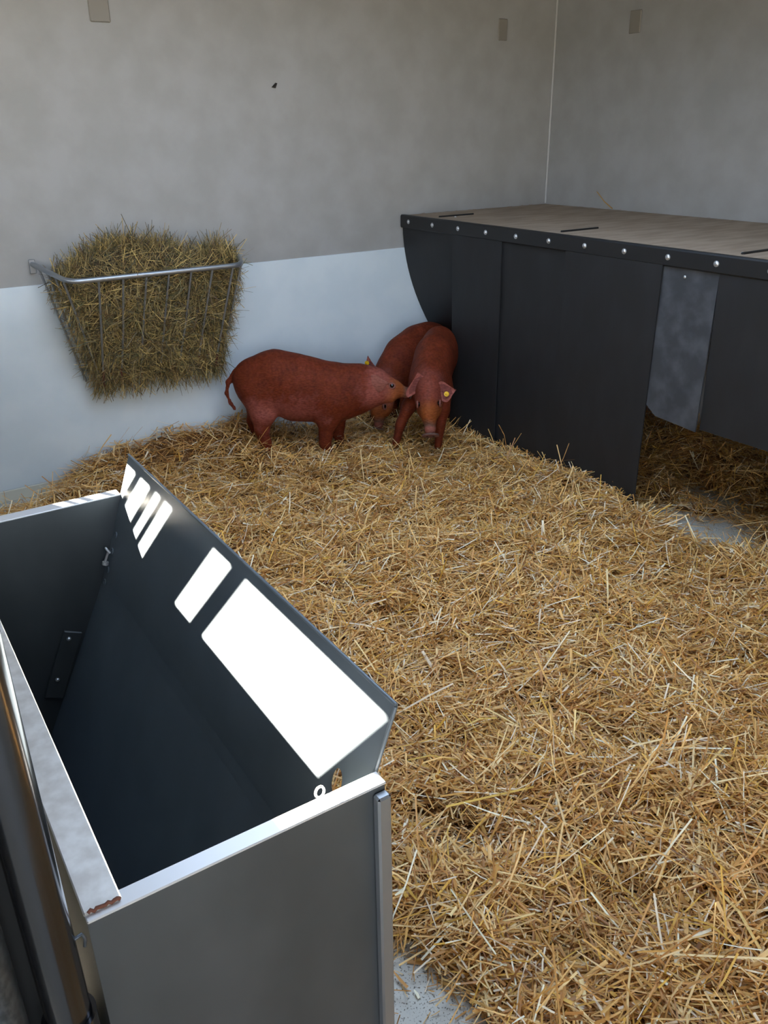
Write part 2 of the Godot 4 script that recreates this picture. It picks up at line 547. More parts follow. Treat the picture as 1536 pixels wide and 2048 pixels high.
func build_trough() -> void:
	var t := thing("feed_trough", Vector3.ZERO, "open sheet steel feed trough with sloping back plate hung on the pen fence", "trough")
	var xl := -3.742
	var zf := 2.155
	var zn := 3.335
	var ry := 0.800
	# sloping back plate, bent once, with a hole cut through near its end
	var st := newst()
	var ys := [0.895, 0.80, 0.70, 0.64, 0.60, 0.575, 0.54, 0.45, 0.30, 0.15, 0.035]
	var za := zf - 0.004
	var zb := zn - 0.026
	var th := 0.003
	var bend := func(y: float) -> Vector3:
		var x := plate_x(y)
		if absf(y - 0.589) < 0.03:
			var k := (y - 0.559) / 0.06
			x = lerpf(lerpf(plate_x(0.559), -3.421, k), lerpf(-3.421, plate_x(0.619), k), k)
		return Vector3(x, y, 0)
	var hole := Vector2(3.235, 0.736)
	for i in ys.size() - 1:
		var a: Vector3 = bend.call(ys[i])
		var b: Vector3 = bend.call(ys[i + 1])
		var n := Vector3(-(a.y - b.y), a.x - b.x, 0).normalized()
		var strips := [[za, zb]]
		if i == 1:
			strips = [[za, 3.19], [3.27, zb]]
		for sp in strips:
			for s in 2:
				var o := Vector3.ZERO if s == 0 else -n * th
				var pa := a + o + Vector3(0, 0, sp[0])
				var pb := a + o + Vector3(0, 0, sp[1])
				var pc := b + o + Vector3(0, 0, sp[1])
				var pd := b + o + Vector3(0, 0, sp[0])
				for p in ([pa, pb, pc, pa, pc, pd] if s == 0 else [pa, pc, pb, pa, pd, pc]):
					vtx(st, p, n if s == 0 else -n)
		if i == 1:
			# the piece with the oval hole: a ring between oval and rectangle
			var cnt := 24
			for s in 2:
				var o := Vector3.ZERO if s == 0 else -n * th
				for k in cnt:
					var q := []
					for kk in [k, k + 1]:
						var an: float = TAU * kk / cnt
						var dz := cos(an)
						var dy := sin(an)
						var f := 1.0 / maxf(absf(dz), absf(dy))
						var inn := Vector2(hole.x + dz * 0.014, hole.y + dy * 0.020)
						var ou := Vector2(clampf(3.23 + dz * f * 0.04, 3.19, 3.27), 0.75 + dy * f * 0.05)
						q.append([inn, ou])
					var pts := []
					for v in [q[0][0], q[1][0], q[1][1], q[0][1]]:
						pts.append(Vector3(plate_x(v.y), v.y, v.x) + o)
					var nf := n if s == 0 else -n
					face(st, [pts[0], nf], [pts[1], nf], [pts[2], nf], Color.WHITE)
					face(st, [pts[0], nf], [pts[2], nf], [pts[3], nf], Color.WHITE)
	# closed rims of the plate
	for zz in [za, zb]:
		for i in ys.size() - 1:
			var a: Vector3 = bend.call(ys[i]) + Vector3(0, 0, zz)
			var b: Vector3 = bend.call(ys[i + 1]) + Vector3(0, 0, zz)
			var o := Vector3(th, -th * 0.3, 0)
			quad(st, a, a + o, b + o, b)
	var bp := obj("back_plate", st, M.plate, t)
	bp.set_meta("label", "dark polished sloping plate with sunlit stripes")
	st = newst()
	tube(st, [Vector3(plate_x(0.895), 0.896, za), Vector3(plate_x(0.895), 0.896, zb)], 0.0028, -1.0, 8)
	obj("rolled_edge", st, M.plate, bp)
	st = newst()
	tube(st, [Vector3(plate_x(0.893), 0.893, zb), Vector3(plate_x(0.79), 0.79, zb)], 0.0028, -1.0, 8)
	obj("rolled_edge", st, M.plate, bp)
	# slots punched near the far end, with a hooked pin in the second
	for s in [[0.712, 2.182], [0.672, 2.180], [0.625, 2.178], [0.592, 2.174]]:
		st = newst()
		var c := Vector3(plate_x(s[0]) - 0.0006, s[0], s[1])
		lathe(st, c, Vector3(-0.94, 0.34, 0), [Vector2(0.0085, 0), Vector2(0.0075, 0.0020), Vector2(0.0050, 0.0020), Vector2(0.0040, -0.0120), Vector2(0.0001, -0.0125)], 12)
		obj("slot", st, M.plate, bp)
	st = newst()
	var hk := []
	for k in 9:
		var a := PI * k / 8.0
		hk.append(Vector3(plate_x(0.675) - 0.010 - 0.006 * sin(a), 0.672 + 0.012 * sin(a), 2.181 + 0.006 * cos(a)))
	hk.append(Vector3(plate_x(0.64) - 0.012, 0.640, 2.175))
	tube(st, hk, 0.0030, -1.0, 8)
	lathe(st, Vector3(plate_x(0.648) - 0.012, 0.643, 2.176), Vector3(0.3, 1, 0), [Vector2(0.0, -0.004), Vector2(0.008, -0.004), Vector2(0.008, 0.004), Vector2(0.0, 0.004)], 6)
	obj("hook_pin", st, M.bright, bp)
	# the ring of a pin near the other end
	st = newst()
	var rg := []
	for k in 15:
		var a := TAU * k / 14.0
		rg.append(Vector3(-3.430 + 0.0065 * cos(a), 0.804 + 0.009 * sin(a), 3.306))
	tube(st, rg, 0.0018, -1.0, 6, false)
	obj("pin_ring", st, M.bright, t)
	# end plates: a polygon that follows the back plate
	for e in 2:
		st = newst()
		var z0 := zf - 0.002 if e == 0 else zn - 0.002
		var z1 := z0 + 0.004
		var poly: Array[Vector2] = []
		if e == 0:
			poly = [Vector2(xl, 0.02), Vector2(xl, ry), Vector2(plate_x(ry), ry), Vector2(plate_x(0.619), 0.619), Vector2(-3.425, 0.585), Vector2(plate_x(0.55), 0.55), Vector2(plate_x(0.02), 0.02)]
		else:
			poly = [Vector2(xl, 0.02), Vector2(xl, ry), Vector2(-3.348, ry), Vector2(-3.348, 0.02)]
		var cnt := poly.size()
		for s in 2:
			var z := z0 if s == 0 else z1
			for k in range(1, cnt - 1):
				var tri3 := [poly[0], poly[k], poly[k + 1]]
				if s == 0:
					tri3 = [poly[0], poly[k + 1], poly[k]]
				for v in tri3:
					vtx(st, Vector3(v.x, v.y, z), Vector3(0, 0, -1 if s == 0 else 1))
		for k in cnt:
			var a := poly[k]
			var b := poly[(k + 1) % cnt]
			quad(st, Vector3(a.x, a.y, z0), Vector3(a.x, a.y, z1), Vector3(b.x, b.y, z1), Vector3(b.x, b.y, z0))
		obj("end_plate", st, M.sheet, t)
		st = newst()
		if e == 0:
			box(st, Vector3((xl + plate_x(ry)) / 2, ry + 0.001, zf - 0.017), Vector3(plate_x(ry) - xl, 0.004, 0.036), 0.0012)
		else:
			box(st, Vector3((xl - 3.346) / 2, ry + 0.001, zn - 0.010), Vector3(-3.346 - xl, 0.004, 0.026), 0.0012)
		obj("rim", st, M.bright, t)
	# corner angle on the near end
	st = newst()
	box(st, Vector3(-3.3575, 0.405, zn + 0.010), Vector3(0.021, 0.775, 0.016), 0.003)
	obj("corner_angle", st, M.galv, t)
	# front wall with its flat bar
	st = newst()
	box(st, Vector3(xl + 0.002, 0.41, (zf + zn) / 2), Vector3(0.004, 0.78, zn - zf - 0.006))
	obj("front_plate", st, M.sheet, t)
	st = newst()
	box(st, Vector3(xl + 0.0205, ry + 0.0035, (zf + zn) / 2 - 0.006), Vector3(0.043, 0.006, zn - zf - 0.002), 0.0015)
	obj("flat_bar", st, M.flat, t)
	st = newst()
	var weld := []
	for k in 12:
		weld.append(Vector3(xl + 0.004 + 0.0033 * k, ry + 0.006 + 0.0012 * sin(k * 2.1), zn - 0.0075 + 0.001 * cos(k * 3.3)))
	tube(st, weld, 0.0024, -1.0, 6)
	obj("weld_bead", st, M.rust, t)
	st = newst()
	box(st, Vector3(-3.70, 0.03, (zf + zn) / 2), Vector3(0.08, 0.006, zn - zf - 0.01))
	obj("bottom_plate", st, M.sheet, t)
	# guide strip with two bolts on the far end plate, along the back plate
	st = newst()
	var g0 := Vector3(-3.513, 0.472, zf + 0.006)
	var g1 := Vector3(-3.585, 0.312, zf + 0.006)
	var mid := (g0 + g1) / 2
	var dirv := (g1 - g0)
	var ang := atan2(dirv.x, -dirv.y)
	box(st, mid + Vector3(-0.002, 0, 0.001), Vector3(0.046, dirv.length() + 0.01, 0.008), 0.002, Basis(Vector3(0, 0, 1), ang))
	var gs := obj("guide_strip", st, M.sheet, t)
	for p in [Vector3(-3.527, 0.462, zf + 0.011), Vector3(-3.572, 0.358, zf + 0.011)]:
		st = newst()
		dome(st, p, Vector3(0, 0, 1), 0.0045, 0.004)
		obj("bolt", st, M.zinc, gs)

# ------------------------------------------------------------------ fence beside the passage
func build_fence() -> void:
	var x := -3.790
	var t := thing("pen_fence", Vector3(0, 0, 0), "tubular steel pen fence with added lower sheet behind the trough", "fence")
	var st := newst()
	box(st, Vector3(x, 0.50, 1.66), Vector3(0.012, 0.96, 3.28))  # unseen solid sheet added to keep sun out of the trough
	obj("added_lower_sheet", st, M.sheet, t)
	st = newst()
	tube(st, [Vector3(x, 0.985, 0.0), Vector3(x, 0.985, 3.30)], 0.017)
	obj("middle_rail", st, M.galv, t)
	st = newst()
	tube(st, [Vector3(x, 1.225, 0.0), Vector3(x, 1.225, 3.30)], 0.021)
	obj("top_rail", st, M.galv, t)
	for b in [[0.55, 0.017], [0.95, 0.017], [1.325, 0.010], [1.428, 0.010], [1.493, 0.008], [1.894, 0.016], [2.43, 0.021], [2.95, 0.017]]:  # thickest upright is added in place of a person, to end the sun patch
		st = newst()
		tube(st, [Vector3(x, 0.98, b[0]), Vector3(x, 1.215, b[0])], b[1])
		obj("upright", st, M.galv, t)
	st = newst()
	box(st, Vector3(x, 1.10, 1.665), Vector3(0.004, 0.22, 0.225), 0.001)  # unseen plate added to cast the wide dark gap between sun stripes
	obj("stripe_shade_plate", st, M.galv, t)
	# the end post stands in a wider sleeve
	var p := thing("gate_post", Vector3(-3.7825, 0, 3.345), "shiny round steel gate post standing in a wider sleeve", "post")
	st = newst()
	tube(st, [Vector3(0, 0.30, 0), Vector3(0, 1.62, 0)], 0.0245, -1.0, 32)
	obj("post_tube", st, M.pipe, p)
	st = newst()
	lathe(st, Vector3.ZERO, Vector3.UP, [Vector2(0.0250, 0.690), Vector2(0.0300, 0.690), Vector2(0.0300, 0.0), Vector2(0.0, 0.0)], 32)
	obj("sleeve", st, M.pipe, p)
	st = newst()
	tube(st, [Vector3(0.022, 0.80, 0.004), Vector3(0.031, 0.803, 0.004), Vector3(0.034, 0.795, 0.004), Vector3(0.032, 0.784, 0.004)], 0.0022, -1.0, 8)
	obj("hook_tab", st, M.dull, p)
	var g := thing("gate_upright", Vector3(-3.848, 0, 3.352), "dull galvanised gate tube beside the shiny post", "gate")
	st = newst()
	tube(st, [Vector3(0, 0.08, 0), Vector3(0, 1.05, 0)], 0.026, -1.0, 28)
	obj("tube", st, M.dull, g)
	st = newst()
	lathe(st, Vector3.ZERO, Vector3.UP, [Vector2(0.0, 0.0), Vector2(0.032, 0.0), Vector2(0.032, 0.010), Vector2(0.027, 0.010), Vector2(0.027, 0.085)], 24)
	obj("foot", st, M.galv, g)
	st = newst()
	box(st, Vector3(0.030, 0.60, -0.043), Vector3(0.075, 1.1, 0.006), 0.001)  # dark strip added to hide the sunlit floor behind the gap
	obj("added_gap_strip", st, M.edge, g)
	st = newst()
	box(st, Vector3(-0.50, 0.58, 0.0), Vector3(0.95, 0.92, 0.006), 0.001)  # sheet added to screen off the sunlit passage floor
	obj("added_gate_sheet", st, M.dull, g)

# ------------------------------------------------------------------ hay rack
func build_rack() -> void:
	var t := thing("hay_rack", Vector3.ZERO, "grey wire hay rack with tubular top rail fixed to the wall", "hay rack")
	var fl := Vector3(-2.955, 1.018, 0.255)
	var fr := Vector3(-2.150, 1.018, 0.255)
	var wl := Vector3(-3.045, 1.075, 0.016)
	var wr := Vector3(-2.085, 1.062, 0.016)
	var pts := [wl]
	pts.append(wl.lerp(fl, 0.78))
	for k in range(1, 5):
		var u := k / 5.0
		pts.append(wl.lerp(fl, 0.78).lerp(fl, u).lerp(fl.lerp(fl + Vector3(0.07, 0, 0), u), u))
	pts.append(fl + Vector3(0.07, 0, 0))
	pts.append(fr + Vector3(-0.06, 0, 0))
	for k in range(1, 5):
		var u := k / 5.0
		pts.append((fr + Vector3(-0.06, 0, 0)).lerp(fr, u).lerp(fr.lerp(fr.lerp(wr, 0.22), u), u))
	pts.append(fr.lerp(wr, 0.22))
	pts.append(wr)
	var st := newst()
	tube(st, pts, 0.0115, -1.0, 14)
	obj("top_rail", st, M.galv, t)
	# front bars lean back to the wall
	var tops := [0.125, 0.232, 0.338, 0.442, 0.548, 0.652, 0.755]
	var bots := [0.120, 0.205, 0.300, 0.395, 0.490, 0.590, 0.685]
	for k in 7:
		st = newst()
		var a := Vector3(-2.955 + tops[k], 1.010, 0.255)
		var b := Vector3(-2.955 + bots[k], 0.505 + 0.004 * (k % 3), 0.075)
		var bar := [a, a.lerp(b, 0.5) + Vector3(0.004 * sin(k * 2.0), 0, 0.004), b]
		tube(st, bar, 0.0052, -1.0, 8)
		var o := obj("bar", st, M.galv, t)
		st = newst()
		tube(st, [a.lerp(b, 0.86) + Vector3(0, 0, 0.0008), b + Vector3(0, -0.006, 0)], 0.0062, 0.0068, 8)
		obj("rusty_tip", st, M.rust, o)
	# side bars
	for s in 2:
		for k in 4:
			st = newst()
			var u := 0.18 + 0.22 * k
			var a: Vector3 = (wl if s == 0 else wr).lerp(fl if s == 0 else fr, u) - Vector3(0, 0.008, 0)
			var b := Vector3((-2.90 + 0.02 * k) if s == 0 else (-2.20 - 0.01 * k), 0.52, 0.02 + 0.015 * k)
			tube(st, [a, b], 0.0050, -1.0, 8)
			obj("bar", st, M.galv, t)
	for s in 2:
		st = newst()
		box(st, (wl if s == 0 else wr) + Vector3(0, -0.01, -0.004), Vector3(0.026, 0.06, 0.008), 0.002)
		obj("wall_bracket", st, M.galv, t)
	st = newst()
	box(st, Vector3(-2.24, 1.068, 0.012), Vector3(0.028, 0.075, 0.006), 0.002)
	obj("wall_bracket", st, M.galv, t)
	st = newst()
	tube(st, [Vector3(-2.86, 0.502, 0.022), Vector3(-2.20, 0.502, 0.022)], 0.006, -1.0, 8)
	obj("bottom_bar", st, M.rust, t)
	build_hay()

func hay_front(u: float, v: float) -> float:
	# depth of the hay's front, v 0 at the foot and 1 at the rail
	return lerpf(0.078, 0.235, v)

func build_hay() -> void:
	var t := thing("hay", Vector3.ZERO, "greenish brown hay stuffed in the wire rack", "hay")
	t.set_meta("kind", "stuff")
	var r := RandomNumberGenerator.new()
	r.seed = 77
	# dense core
	var st := newst()
	var nu := 26
	var nv := 20
	var top := func(u: float) -> float:
		return 1.02 + 0.105 * exp(-pow((u - 0.33) / 0.20, 2)) + 0.06 * exp(-pow((u - 0.60) / 0.14, 2)) + 0.055 * exp(-pow((u - 0.90) / 0.08, 2)) - 0.03 * exp(-pow((u - 0.05) / 0.06, 2))
	var pos := func(u: float, v: float, front: bool) -> Vector3:
		var xl := lerpf(-2.84, -2.970, v)
		var xr := lerpf(-2.245, -2.140, v)
		var y := lerpf(0.515, top.call(u), v)
		var vv := clampf((y - 0.515) / 0.5, 0.0, 1.0)
		var d := hay_front(u, vv)
		if y > 1.0:
			d *= clampf(1.0 - pow((y - 1.0) / 0.16, 2.0), 0.25, 1.0)
		d *= (0.80 + 0.20 * sin(PI * clampf(u, 0.0, 1.0)))
		return Vector3(lerpf(xl, xr, u), y, (d if front else 0.012) + (n_small.get_noise_3d(u * 1.6, v * 1.6, 3.0) * 0.026 - (0.016 if front else 0.0) if front else 0.0))
	for i in nu:
		for j in nv:
			var a: Vector3 = pos.call(float(i) / nu, float(j) / nv, true)
			var b: Vector3 = pos.call(float(i + 1) / nu, float(j) / nv, true)
			var c: Vector3 = pos.call(float(i + 1) / nu, float(j + 1) / nv, true)
			var d: Vector3 = pos.call(float(i) / nu, float(j + 1) / nv, true)
			quad(st, a, b, c, d)
	for i in nu:
		for v in [0.0, 1.0]:
			quad(st, pos.call(float(i) / nu, v, true), pos.call(float(i + 1) / nu, v, true), pos.call(float(i + 1) / nu, v, false), pos.call(float(i) / nu, v, false))
	for j in nv:
		for u in [0.0, 1.0]:
			quad(st, pos.call(u, float(j) / nv, true), pos.call(u, float(j + 1) / nv, true), pos.call(u, float(j + 1) / nv, false), pos.call(u, float(j) / nv, false))
	var core := obj("hay_core", st, M.haybase, t)
	core.set_meta("kind", "stuff")
	# blades
	var kinds := 3
	var bufs := []
	for k in kinds:
		bufs.append(PackedFloat32Array())
	var pal := [lin(120, 106, 64), lin(146, 126, 76), lin(98, 96, 58), lin(176, 150, 92), lin(112, 86, 52), lin(72, 64, 38), lin(200, 174, 106)]
	for i in 13000:
		var u := r.randf()
		var v := r.randf()
		var edge := r.randf()
		if edge < 0.20:
			v = 0.93 + r.randf() * 0.08
		elif edge < 0.28:
			v = r.randf() * 0.06
		elif edge < 0.32:
			u = 0.02 * r.randf() if r.randf() < 0.6 else 1.0 - 0.02 * r.randf()
		var p: Vector3 = pos.call(u, minf(v, 1.0), true)
		if v > 0.92:
			p.z *= r.randf_range(0.15, 1.0)
		p += Vector3(r.randfn() * 0.014, r.randfn() * 0.014, r.randf_range(-0.012, 0.020))
		p.z = maxf(p.z, 0.014)
		var ln := r.randf_range(0.06, 0.22)
		var wd := r.randf_range(0.0010, 0.0030)
		var yaw := r.randf() * TAU
		var dirv := Vector3(cos(yaw), sin(yaw) * 0.8 + r.randfn() * 0.1, r.randfn() * 0.18).normalized()
		if v > 0.95 and r.randf() < 0.10:
			dirv = Vector3(r.randfn() * 0.6, 1.0, r.randf_range(0.0, 0.5)).normalized()
			ln *= 1.25
		if (u < 0.05 or u > 0.95) and r.randf() < 0.75:
			dirv = Vector3(r.randfn() * 0.25 + (0.3 if u < 0.5 else -0.25), 1.0, r.randfn() * 0.15).normalized()
		if v < 0.05 and r.randf() < 0.25:
			dirv = Vector3(r.randfn() * 0.3, -1.0, r.randfn() * 0.15).normalized()
		p.z = maxf(p.z, 0.018 + absf(dirv.z) * ln * 0.5 + ln * (0.22 if i % kinds == 2 else 0.03))
		put_blade(bufs[i % kinds], p, dirv, Vector3(r.randfn() * 0.6, r.randfn() * 0.6, 1.2), ln, wd, pal[r.randi() % 7], r.randf_range(0.55, 1.25))
	for k in kinds:
		blades("hay_blades", bufs[k], [2, 6, 7][k], M.straw, t)

# ------------------------------------------------------------------ stalks
# a folded, bent ribbon of length 1 along x and width 1 along z
func stalk(kind: int, r: RandomNumberGenerator) -> ArrayMesh:
	var st := newst()
	var seg := 4
	var line := []
	for k in seg + 1:
		var u := float(k) / seg - 0.5
		var y := bend_of(kind, u)
		var zo := 0.0
		var w := 1.0
		if kind == 3 and k == seg:
			w = 0.4
		if kind >= 2 and k == 0:
			w = 0.5
		line.append([Vector3(u, y, zo), w])
	for k in seg:
		var a: Vector3 = line[k][0]
		var b: Vector3 = line[k + 1][0]
		var wa: float = line[k][1] * 0.5
		var wb: float = line[k + 1][1] * 0.5
		var fold := 0.010
		for s in [-1.0, 1.0]:
			var n := Vector3(-(b.y - a.y) / (b.x - a.x), 1.0, s * 0.02).normalized()
			var p0 := a + Vector3(0, fold, 0)
			var p1 := b + Vector3(0, fold, 0)
			var p2 := b + Vector3(0, 0, s * wb)
			var p3 := a + Vector3(0, 0, s * wa)
			for p in ([p0, p1, p2, p0, p2, p3] if s > 0 else [p0, p2, p1, p0, p3, p2]):
				vtx(st, p, n)
	return st.commit()

func put_blade(buf: PackedFloat32Array, p: Vector3, dirv: Vector3, up: Vector3, ln: float, wd: float, c: Color, k: float) -> void:
	var z := dirv.cross(up).normalized()
	var y := z.cross(dirv).normalized()
	var bx := dirv * ln
	var by := y * ln
	var bz := z * wd
	buf.append_array(PackedFloat32Array([bx.x, by.x, bz.x, p.x, bx.y, by.y, bz.y, p.y, bx.z, by.z, bz.z, p.z, minf(c.r * k, 0.94), minf(c.g * k, 0.92), minf(c.b * k, 0.90), 1.0]))

# all stalks of one list as one mesh: each is a folded, bent ribbon of two or three lengths
func blades(called: String, buf: PackedFloat32Array, kind: int, m: Material, parent: Node) -> void:
	var n := buf.size() / 16
	var pos := PackedVector3Array()
	var nor := PackedVector3Array()
	var col := PackedColorArray()
	var idx := PackedInt32Array()
	pos.resize(n * 12)
	nor.resize(n * 12)
	col.resize(n * 12)
	idx.resize(n * 36)
	var ys := {}
	for seg in [2, 3]:
		var row := PackedFloat32Array()
		for k in seg + 1:
			row.append(bend_of(kind, float(k) / seg - 0.5))
		ys[seg] = row
	var nv := 0
	var ni := 0
	for i in n:
		var o := i * 16
		var bx := Vector3(buf[o], buf[o + 4], buf[o + 8])
		var by := Vector3(buf[o + 1], buf[o + 5], buf[o + 9])
		var bz := Vector3(buf[o + 2], buf[o + 6], buf[o + 10]) * 0.5
		var p := Vector3(buf[o + 3], buf[o + 7], buf[o + 11])
		var c := Color(buf[o + 12], buf[o + 13], buf[o + 14])
		var seg := 2 if bx.length_squared() < 0.0064 else 3
		var row: PackedFloat32Array = ys[seg]
		var up := by.normalized()
		var side := bz.normalized() * 0.30
		var fold := up * bz.length() * 0.35
		var first := nv
		for k in seg + 1:
			var at := p + bx * (float(k) / seg - 0.5) + by * row[k]
			var w := 0.45 if (k == 0 and kind >= 2) else 1.0
			pos[nv] = at - bz * w
			pos[nv + 1] = at + fold
			pos[nv + 2] = at + bz * w
			nor[nv] = (up - side).normalized()
			nor[nv + 1] = up
			nor[nv + 2] = (up + side).normalized()
			col[nv] = c
			col[nv + 1] = c
			col[nv + 2] = c
			nv += 3
		for k in seg:
			var q := first + k * 3
			for j in 2:
				# clockwise seen from above: x forward, z sideways
				idx[ni] = q + j
				idx[ni + 1] = q + j + 3
				idx[ni + 2] = q + j + 4
				idx[ni + 3] = q + j
				idx[ni + 4] = q + j + 4
				idx[ni + 5] = q + j + 1
				ni += 6
	pos.resize(nv)
	nor.resize(nv)
	col.resize(nv)
	idx.resize(ni)
	var arr := []
	arr.resize(Mesh.ARRAY_MAX)
	arr[Mesh.ARRAY_VERTEX] = pos
	arr[Mesh.ARRAY_NORMAL] = nor
	arr[Mesh.ARRAY_COLOR] = col
	arr[Mesh.ARRAY_INDEX] = idx
	var mesh := ArrayMesh.new()
	mesh.add_surface_from_arrays(Mesh.PRIMITIVE_TRIANGLES, arr)
	var o3 := MeshInstance3D.new()
	o3.name = called
	o3.mesh = mesh
	o3.material_override = m
	parent.add_child(o3, true)
	o3.set_meta("kind", "stuff")

func bend_of(kind: int, u: float) -> float:
	match kind:
		1: return -0.10 * u * u
		2: return 0.16 * u * u
		3: return 0.22 * maxf(u, 0.0)
		4: return 0.10 * sin(u * 5.0)
		5: return -0.30 * maxf(u - 0.1, 0.0)
		6: return 0.55 * u * u
		7: return 0.20 * sin(u * 6.0)
	return 0.0

func bump(x: float, z: float, cx: float, cz: float, sx: float, sz: float) -> float:
	var a := (x - cx) / sx
	var b := (z - cz) / sz
	return exp(-(a * a + b * b))

# top of the bedding above the floor; below zero where the floor is bare
func bed(x: float, z: float) -> float:
	var h := 0.085 + 0.055 * n_big.get_noise_2d(x, z) + 0.030 * n_small.get_noise_2d(x, z) + 0.016 * n_skin.get_noise_2d(x, z)
	h += 0.11 * bump(x, z, -2.35, 0.0, 0.55, 0.16) + 0.06 * bump(x, z, -2.85, 0.1, 0.2, 0.2)
	h -= 0.05 * bump(x, z, -1.75, 0.0, 0.25, 0.16)
	h += 0.05 * bump(x, z, -2.25, 3.1, 0.35, 0.4) - 0.055 * bump(x, z, -2.72, 3.22, 0.16, 0.14)
	h -= 0.12 * bump(x, z, -3.27, 0.0, 0.19, 0.16)
	if x < -3.0:
		h -= 0.28 * maxf(0.0, -3.02 - x) * clampf(1.0 - z * 2.0, 0.0, 1.0)
	var rag := 1.0 + 1.3 * n_skin.get_noise_2d(x * 1.6, z * 1.6)
	h -= 0.19 * rag * bump(x, z, -0.95, 2.10, 0.12, 0.25)
	h -= rag * (0.12 * bump(x, z, -0.62, 1.86, 0.08, 0.18) + 0.10 * bump(x, z, -0.48, 1.58, 0.08, 0.12))
	h -= 0.18 * rag * bump(x, z, -2.885, 2.865, 0.06, 0.09)
	h -= 0.34 * (0.5 + 0.5 * rag) * bump(x, z, -3.20, 3.20, 0.10, 0.17)
	if x > -1.07:
		h -= 0.02
		h += 0.05 * bump(x, z, -0.30, 1.40, 0.3, 0.3)
	return h

func build_straw() -> void:
	var t := thing("straw_bedding", Vector3.ZERO, "loose golden straw bedding spread over the pen floor", "straw")
	t.set_meta("kind", "stuff")
	var st := newst()
	var x0 := -3.74
	var x1 := -0.004
	var z0 := 0.016
	var z1 := 4.30
	var nx := 110
	var nz := 126
	var hs := []
	for i in nx + 1:
		var row := PackedFloat32Array()
		for j in nz + 1:
			row.append(bed(lerpf(x0, x1, float(i) / nx), lerpf(z0, z1, float(j) / nz)) - 0.030)
		hs.append(row)
	var dx := (x1 - x0) / nx
	var dz := (z1 - z0) / nz
	var pn := func(i: int, j: int) -> Array:
		var n := Vector3(-(hs[mini(i + 1, nx)][j] - hs[maxi(i - 1, 0)][j]) / (2 * dx), 1, -(hs[i][mini(j + 1, nz)] - hs[i][maxi(j - 1, 0)]) / (2 * dz)).normalized()
		return [Vector3(x0 + dx * i, maxf(hs[i][j], -0.03), z0 + dz * j), n]
	for i in nx:
		for j in nz:
			if hs[i][j] < -0.02 and hs[i + 1][j] < -0.02 and hs[i][j + 1] < -0.02 and hs[i + 1][j + 1] < -0.02:
				continue
			var a = pn.call(i, j)
			var b = pn.call(i + 1, j)
			var c = pn.call(i + 1, j + 1)
			var d = pn.call(i, j + 1)
			for v in [a, b, c, a, c, d]:
				vtx(st, v[0], v[1])
	var o := obj("packed_straw", st, M.bed, t)
	o.set_meta("kind", "stuff")

	var r := RandomNumberGenerator.new()
	r.seed = 4242
	var kinds := 6
	var bufs := []
	for k in kinds:
		bufs.append(PackedFloat32Array())
	var pal := [lin(230, 187, 116), lin(216, 167, 91), lin(240, 207, 146), lin(200, 148, 79), lin(182, 130, 69), lin(250, 234, 204), lin(224, 178, 80), lin(152, 104, 58)]
	var total := 215000
	for i in total:
		var x := r.randf_range(-3.72, -0.01)
		var z := sqrt(r.randf_range(0.0, 1.0)) * 4.25 if r.randf() < 0.55 else r.randf_range(0.012, 4.25)
		if x > -1.05 and (r.randf() < 0.35 or z > 3.3):
			continue
		if x < -3.36 and z > 2.1 and z < 3.34:
			continue
		var h := bed(x, z)
		if h < 0.03 and r.randf() > clampf((h + 0.05) / 0.08, 0.05, 1.0):
			continue
		h = maxf(h, 0.003)
		var big := r.randf()
		var ln := r.randf_range(0.02, 0.075)
		var wd := r.randf_range(0.0022, 0.0056)
		if big > 0.66:
			ln = r.randf_range(0.08, 0.21)
			wd = r.randf_range(0.0022, 0.0048)
		if h < 0.006:
			ln *= 0.6
			wd *= 0.6
		if big < 0.10:
			wd = r.randf_range(0.006, 0.0095)
		var flow := n_big.get_noise_2d(x * 2.0 + 50.0, z * 2.0) * 3.0
		var yaw := flow + r.randfn() * 1.1
		var tilt := r.randfn() * (0.30 if ln < 0.08 else 0.16)
		if r.randf() < 0.04:
			tilt = r.randf_range(0.4, 1.0)
		var dirv := Vector3(cos(yaw) * cos(tilt), sin(tilt), sin(yaw) * cos(tilt))
		var y := h + r.randf_range(-0.026, 0.014) + absf(sin(tilt)) * ln * 0.32
		if h < 0.01:
			y = 0.004 + absf(sin(tilt)) * ln * 0.5
		var p := Vector3(x, y, z)
		# stay in front of the walls
		p.z = maxf(p.z, 0.018 + absf(dirv.z) * ln * 0.5 + ln * 0.10)
		p.x = clampf(p.x, -3.755 + absf(dirv.x) * ln * 0.5 + ln * 0.10, -0.010 - absf(dirv.x) * ln * 0.5 - ln * 0.10)
		var c: Color = pal[mini(r.randi() % 8, r.randi() % 8)] if r.randf() < 0.8 else pal[r.randi() % 8]
		put_blade(bufs[r.randi() % kinds], p, dirv, Vector3(r.randfn() * 0.38, 1.0, r.randfn() * 0.38), ln, wd, c, r.randf_range(0.74, 1.20))
	for i in 70:
		var along := r.randf_range(0.05, 2.9)
		var p := Vector3(-0.03 - absf(r.randfn()) * 0.03, SHELTER_H + 0.005, along)
		if i % 3 == 0:
			p = Vector3(r.randf_range(-0.98, -0.05), SHELTER_H + 0.005, 0.04 + absf(r.randfn()) * 0.02)
		elif i % 7 == 0:
			p = Vector3(r.randf_range(-1.0, -0.1), SHELTER_H + 0.005, along)
		var yaw := r.randf() * TAU
		put_blade(bufs[i % kinds], p, Vector3(cos(yaw), 0.05, sin(yaw)), Vector3(0, 1, 0.1), r.randf_range(0.01, 0.03), 0.003, pal[4], 0.6)
	for k in kinds:
		blades("straw", bufs[k], k, M.straw, t)

	# long stalks lying on top, one by one
	var lp := [lin(222, 190, 120), lin(236, 212, 160), lin(206, 170, 84)]
